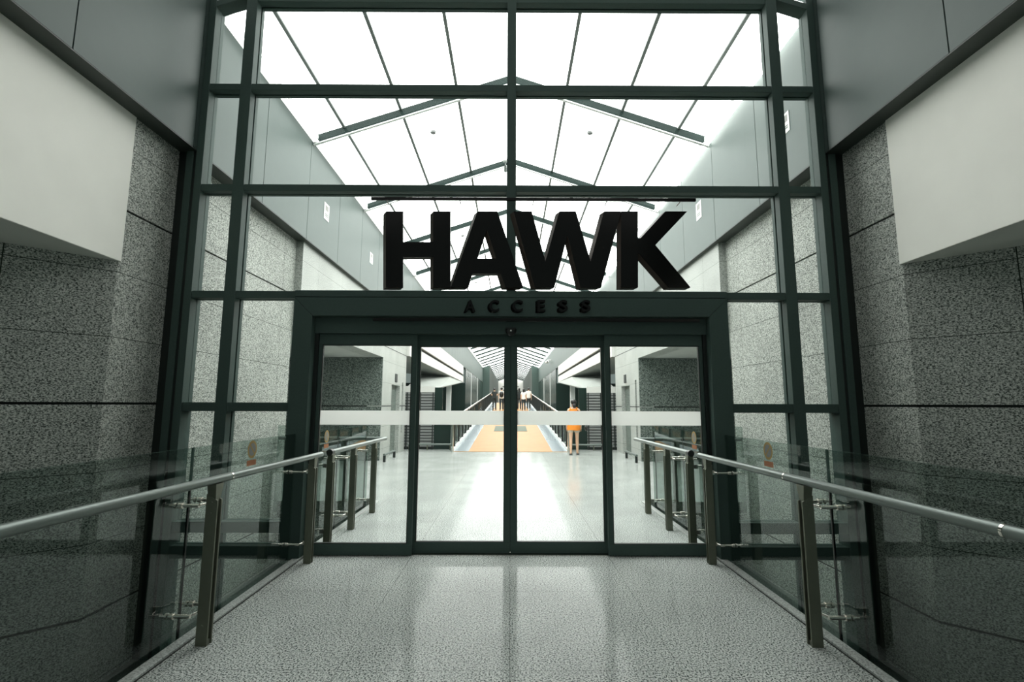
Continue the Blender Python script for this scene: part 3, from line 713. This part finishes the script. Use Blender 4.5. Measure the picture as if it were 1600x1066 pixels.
def person(label, loc, rot, scale, top, bottom, bare_legs=False, ponytail=False, longhair=False, stride=.0, arms='down', shoe='black', sleeves=True, bare_shoulder=False, lean=0):
    st = stride
    V, E_ = [], []
    def add(*v): V.append(v); return len(V)-1
    pel = add(0, 0, .95, .125, .095); wa = add(0, .0, 1.08, .105, .075); ch = add(0, 0, 1.26, .135, .09); nb = add(0, -.005, 1.40, .08, .06)
    nk = add(0, 0, 1.46, .045, .045); jaw = add(0, .025, 1.51, .055, .065); hd = add(0, .015, 1.575, .07, .085); tp = add(0, .0, 1.635, .045, .055)
    ns = add(0, .108, 1.545, .012, .012)
    E_ += [(pel, wa), (wa, ch), (ch, nb), (nb, nk), (nk, jaw), (jaw, hd), (hd, tp), (hd, ns)]
    ear = []
    for s in (-1, 1):
        e = add(s*.083, .0, 1.555, .014, .02); E_.append((hd, e))
        sh = add(s*.155, 0, 1.365, .052); 
        if arms == 'front' : el = add(s*.235, .0, 1.12, .038); wr = add(s*.12, .17, 1.12, .025); hn = add(s*.06, .2, 1.13, .026, .018); dr = Vector((-s, .1, 0))
        elif arms == 'swing': el = add(s*.22, -.03*s, 1.10, .037); wr = add(s*.225, .10*s, .88, .024); hn = add(s*.225, .13*s, .82, .026, .016); dr = Vector((0, .25*s, -1))
        else: el = add(s*.20, -.02, 1.10, .037); wr = add(s*.215, .03, .86, .024); hn = add(s*.215, .045, .80, .028, .016); dr = Vector((0, .15, -1))
        E_ += [(ch, sh), (sh, el), (el, wr), (wr, hn)]
        # five fingers
        dr.normalize(); side = Vector((0, 1, 0)) if arms != 'front' else Vector((0, 0, 1)); hv = Vector(V[hn][:3])
        for k, (off, ln) in enumerate(((-.024, .062), (-.008, .075), (.008, .078), (.024, .07))):
            a = hv+dr*.035+side*off; m1 = a+dr*ln*.55; m2 = a+dr*ln+Vector((-s*.012, 0, 0))
            i1 = add(*a, .009); i2 = add(*m1, .008); i3 = add(*m2, .0065); E_ += [(hn, i1), (i1, i2), (i2, i3)]
        a = hv+side*.028+dr*.0; m2 = a+dr*.045+side*.025; i1 = add(*a, .010); i2 = add(*m2, .008); E_ += [(hn, i1), (i1, i2)]
        hp = add(s*.088, 0, .87, .085, .085); yk = s*st*.5
        kn = add(s*.095, yk*.55+.02, .48, .052); cf = add(s*.095, yk*.8-.015, .34, .05); an = add(s*.095, yk-.02*1, .085, .033); he = add(s*.095, yk-.035, .035, .03); to = add(s*.105, yk+.13, .028, .036, .02)
        E_ += [(pel, hp), (hp, kn), (kn, cf), (cf, an), (an, he), (an, to)]
    o = skin('person', V, E_, 'skin', None, 2, rot, loc); o.scale = (scale,)*3
    tag(o, label, 'person')
    V2, E2 = [], []
    def ad(*v): V2.append(v); return len(V2)-1
    lo = .76 if bare_legs else .82; a = ad(0, 0, lo, .195, .15); a2 = ad(0, 0, .93, .185, .145); b_ = ad(0, 0, 1.08, .15, .115); c = ad(0, 0, 1.26, .165, .118); d = ad(0, -.005, 1.39, .10 if not bare_shoulder else .14, .085)
    E2 += [(a, a2), (a2, b_), (b_, c), (c, d)]
    if not bare_shoulder:
        for s in (-1, 1):
            j = [v for v in V if abs(v[0]-s*.155) < 1e-6 and v[2] == 1.365][0]; e = V[V.index(j)+1]
            sh = ad(s*.158, 0, 1.36, .068); mid = Vector(j[:3]).lerp(Vector(e[:3]), .62 if sleeves else .35); m1 = ad(*mid, .062); E2 += [(c, sh), (sh, m1)]
    if bare_shoulder:
        b = MB(); n = 24; rings = [(.735, .192, .142), (.74, .20, .15), (.85, .196, .148), (.95, .180, .138), (1.08, .152, .115), (1.20, .165, .122), (1.30, .172, .122), (1.37, .150, .10), (1.375, .13, .085)]
        for (z, a_, c_) in rings:
            for k in range(n): b.v.append((a_*math.cos(2*math.pi*k/n), c_*math.sin(2*math.pi*k/n), z+(.006*math.cos(6*math.pi*k/n) if z < .9 else 0)))
        for i in range(len(rings)-1):
            for k in range(n): b.f.append((i*n+k, i*n+(k+1) % n, (i+1)*n+(k+1) % n, (i+1)*n+k)); b.m.append(0)
        for s in (-1, 1): b.tube([(s*.10, -.095, 1.36), (s*.10, -.05, 1.41), (s*.10, .02, 1.42), (s*.10, .095, 1.36)], .014, 8)
        part(b, 'top', top, o)
    else: skin('top', V2, E2, top, o)
    V3, E3 = [], []
    def a3(*v): V3.append(v); return len(V3)-1
    pw = a3(0, 0, 1.0, .13, .105); ph = a3(0, 0, .92, .15, .12); E3.append((pw, ph))
    for s in (-1, 1):
        yk = s*st*.5; h_ = a3(s*.09, 0, .84, .10, .10); E3.append((ph, h_))
        if bare_legs: t = a3(s*.095, yk*.25+.005, .64, .095); E3.append((h_, t))
        else:
            k1 = a3(s*.095, yk*.55+.02, .48, .070); k2 = a3(s*.095, yk*.8-.012, .30, .062); k3 = a3(s*.095, yk-.018, .045, .06); E3 += [(h_, k1), (k1, k2), (k2, k3)]
    skin('shorts' if bare_legs else 'trousers', V3, E3, bottom, o)
    for s in (-1, 1):
        yk = s*st*.5
        b = MB(); b.hexa([(s*.10-.045, yk-.085, 0), (s*.10+.045, yk-.085, 0), (s*.115+.05, yk+.175, 0), (s*.115-.05, yk+.175, 0), (s*.10-.04, yk-.08, .012 if bare_legs else .07), (s*.10+.04, yk-.08, .012 if bare_legs else .07), (s*.115+.045, yk+.17, .012 if bare_legs else .035), (s*.115-.045, yk+.17, .012 if bare_legs else .035)])
        if bare_legs: b.tube([(s*.10-.045, yk+.05, .01), (s*.108, yk+.10, .06), (s*.10+.055, yk+.05, .01)], .008, 8)
        p_ = b.build('shoe', shoe, None, bevel=.01); p_.parent = o
    hb = ell((0, -.018, 1.585), (.088, .098, .088)); 
    if longhair: e2 = ell((0, -.06, 1.48), (.075, .04, .14)); n0 = len(hb.v); hb.v += e2.v; hb.f += [tuple(i+n0 for i in f) for f in e2.f]; hb.m += e2.m
    if ponytail: e2 = ell((.02, -.095, 1.475), (.055, .045, .07)); n0 = len(hb.v); hb.v += e2.v; hb.f += [tuple(i+n0 for i in f) for f in e2.f]; hb.m += e2.m
    part(hb, 'hair', 'hair', o)
    b = ell((-.03, .098, 1.565), (.01, .006, .006), 8, 6); e2 = ell((.03, .098, 1.565), (.01, .006, .006), 8, 6); n0 = len(b.v); b.v += e2.v; b.f += [tuple(i+n0 for i in f) for f in e2.f]; b.m += e2.m
    part(b, 'eyes', 'hair', o); part(ell((0, .098, 1.515), (.02, .006, .005), 8, 6), 'mouth', 'redprint', o)
    return o
WL = (1.93, 15.25, 0)
person('woman in orange top and beige shorts standing at the foot of the deck', WL, -.15, 1.0, 'orange', 'beige', bare_legs=True, ponytail=True, stride=.16, bare_shoulder=True, shoe='black')
r = root('handbag', 'small black shoulder bag hanging at the right hip of the woman in orange', 'bag', loc=(WL[0]+.37, WL[1]-.02, .70))
hb = ell((WL[0]+.37, WL[1]-.02, .80), (.05, .10, .09)); hb.build('bag_body', 'black', r, smooth=True)
MB().tube([(WL[0]+.36, WL[1]-.07, .86), (WL[0]+.20, WL[1]-.14, 1.2), (WL[0]+.06, WL[1]-.08, 1.40), (WL[0]+.12, WL[1]+.08, 1.36), (WL[0]+.23, WL[1]+.12, 1.15), (WL[0]+.36, WL[1]+.05, .86)], .008, 8).build('strap', 'black', r, smooth=True)
def far(px, Y): x = (px-797.2)*Y/770.; return (x, Y, rz(Y)+.001)
person('person in dark clothes with bent arms walking alone at the left of the far group', far(772, 38), 0, 1.0, 'dcloth', 'dcloth', arms='front', stride=.3)
lb = far(783.2, 37.5)
person('person in a white shirt, dark trousers and tan shoes, with a black backpack on', lb, 0, 1.03, 'wcloth', 'navy', arms='swing', stride=.25, shoe='tan')
person('person in black with long dark hair, leftmost of three walkers at right', far(810.4, 38.5), 0, 1.0, 'dcloth', 'dcloth', arms='down', longhair=True, stride=.2, shoe='tan')
person('person with long dark hair and white top, middle of three walkers at right', far(817.3, 37.2), 0, .98, 'wcloth', 'navy', arms='down', longhair=True, stride=.25, shoe='tan')
person('rightmost walker of the far group, in a white shirt and dark trousers', far(825.0, 39), 0, 1.01, 'wcloth', 'dcloth', arms='down', stride=.2, shoe='tan')
r = root('backpack', 'black backpack on the back of the walker in a white shirt', 'backpack', loc=(lb[0], lb[1]-.2, lb[2]+1.0))
ell((lb[0], lb[1]-.215, lb[2]+1.20), (.15, .085, .22)).build('bag_body', 'black', r, smooth=True)
for s in (-1, 1):
    MB().tube([(lb[0]+s*.10, lb[1]-.15, lb[2]+1.36), (lb[0]+s*.10, lb[1]-.02, lb[2]+1.465), (lb[0]+s*.10, lb[1]+.115, lb[2]+1.36), (lb[0]+s*.12, lb[1]+.09, lb[2]+1.15), (lb[0]+s*.12, lb[1]-.13, lb[2]+1.05)], .018, 8).build('strap', 'black', r, smooth=True)
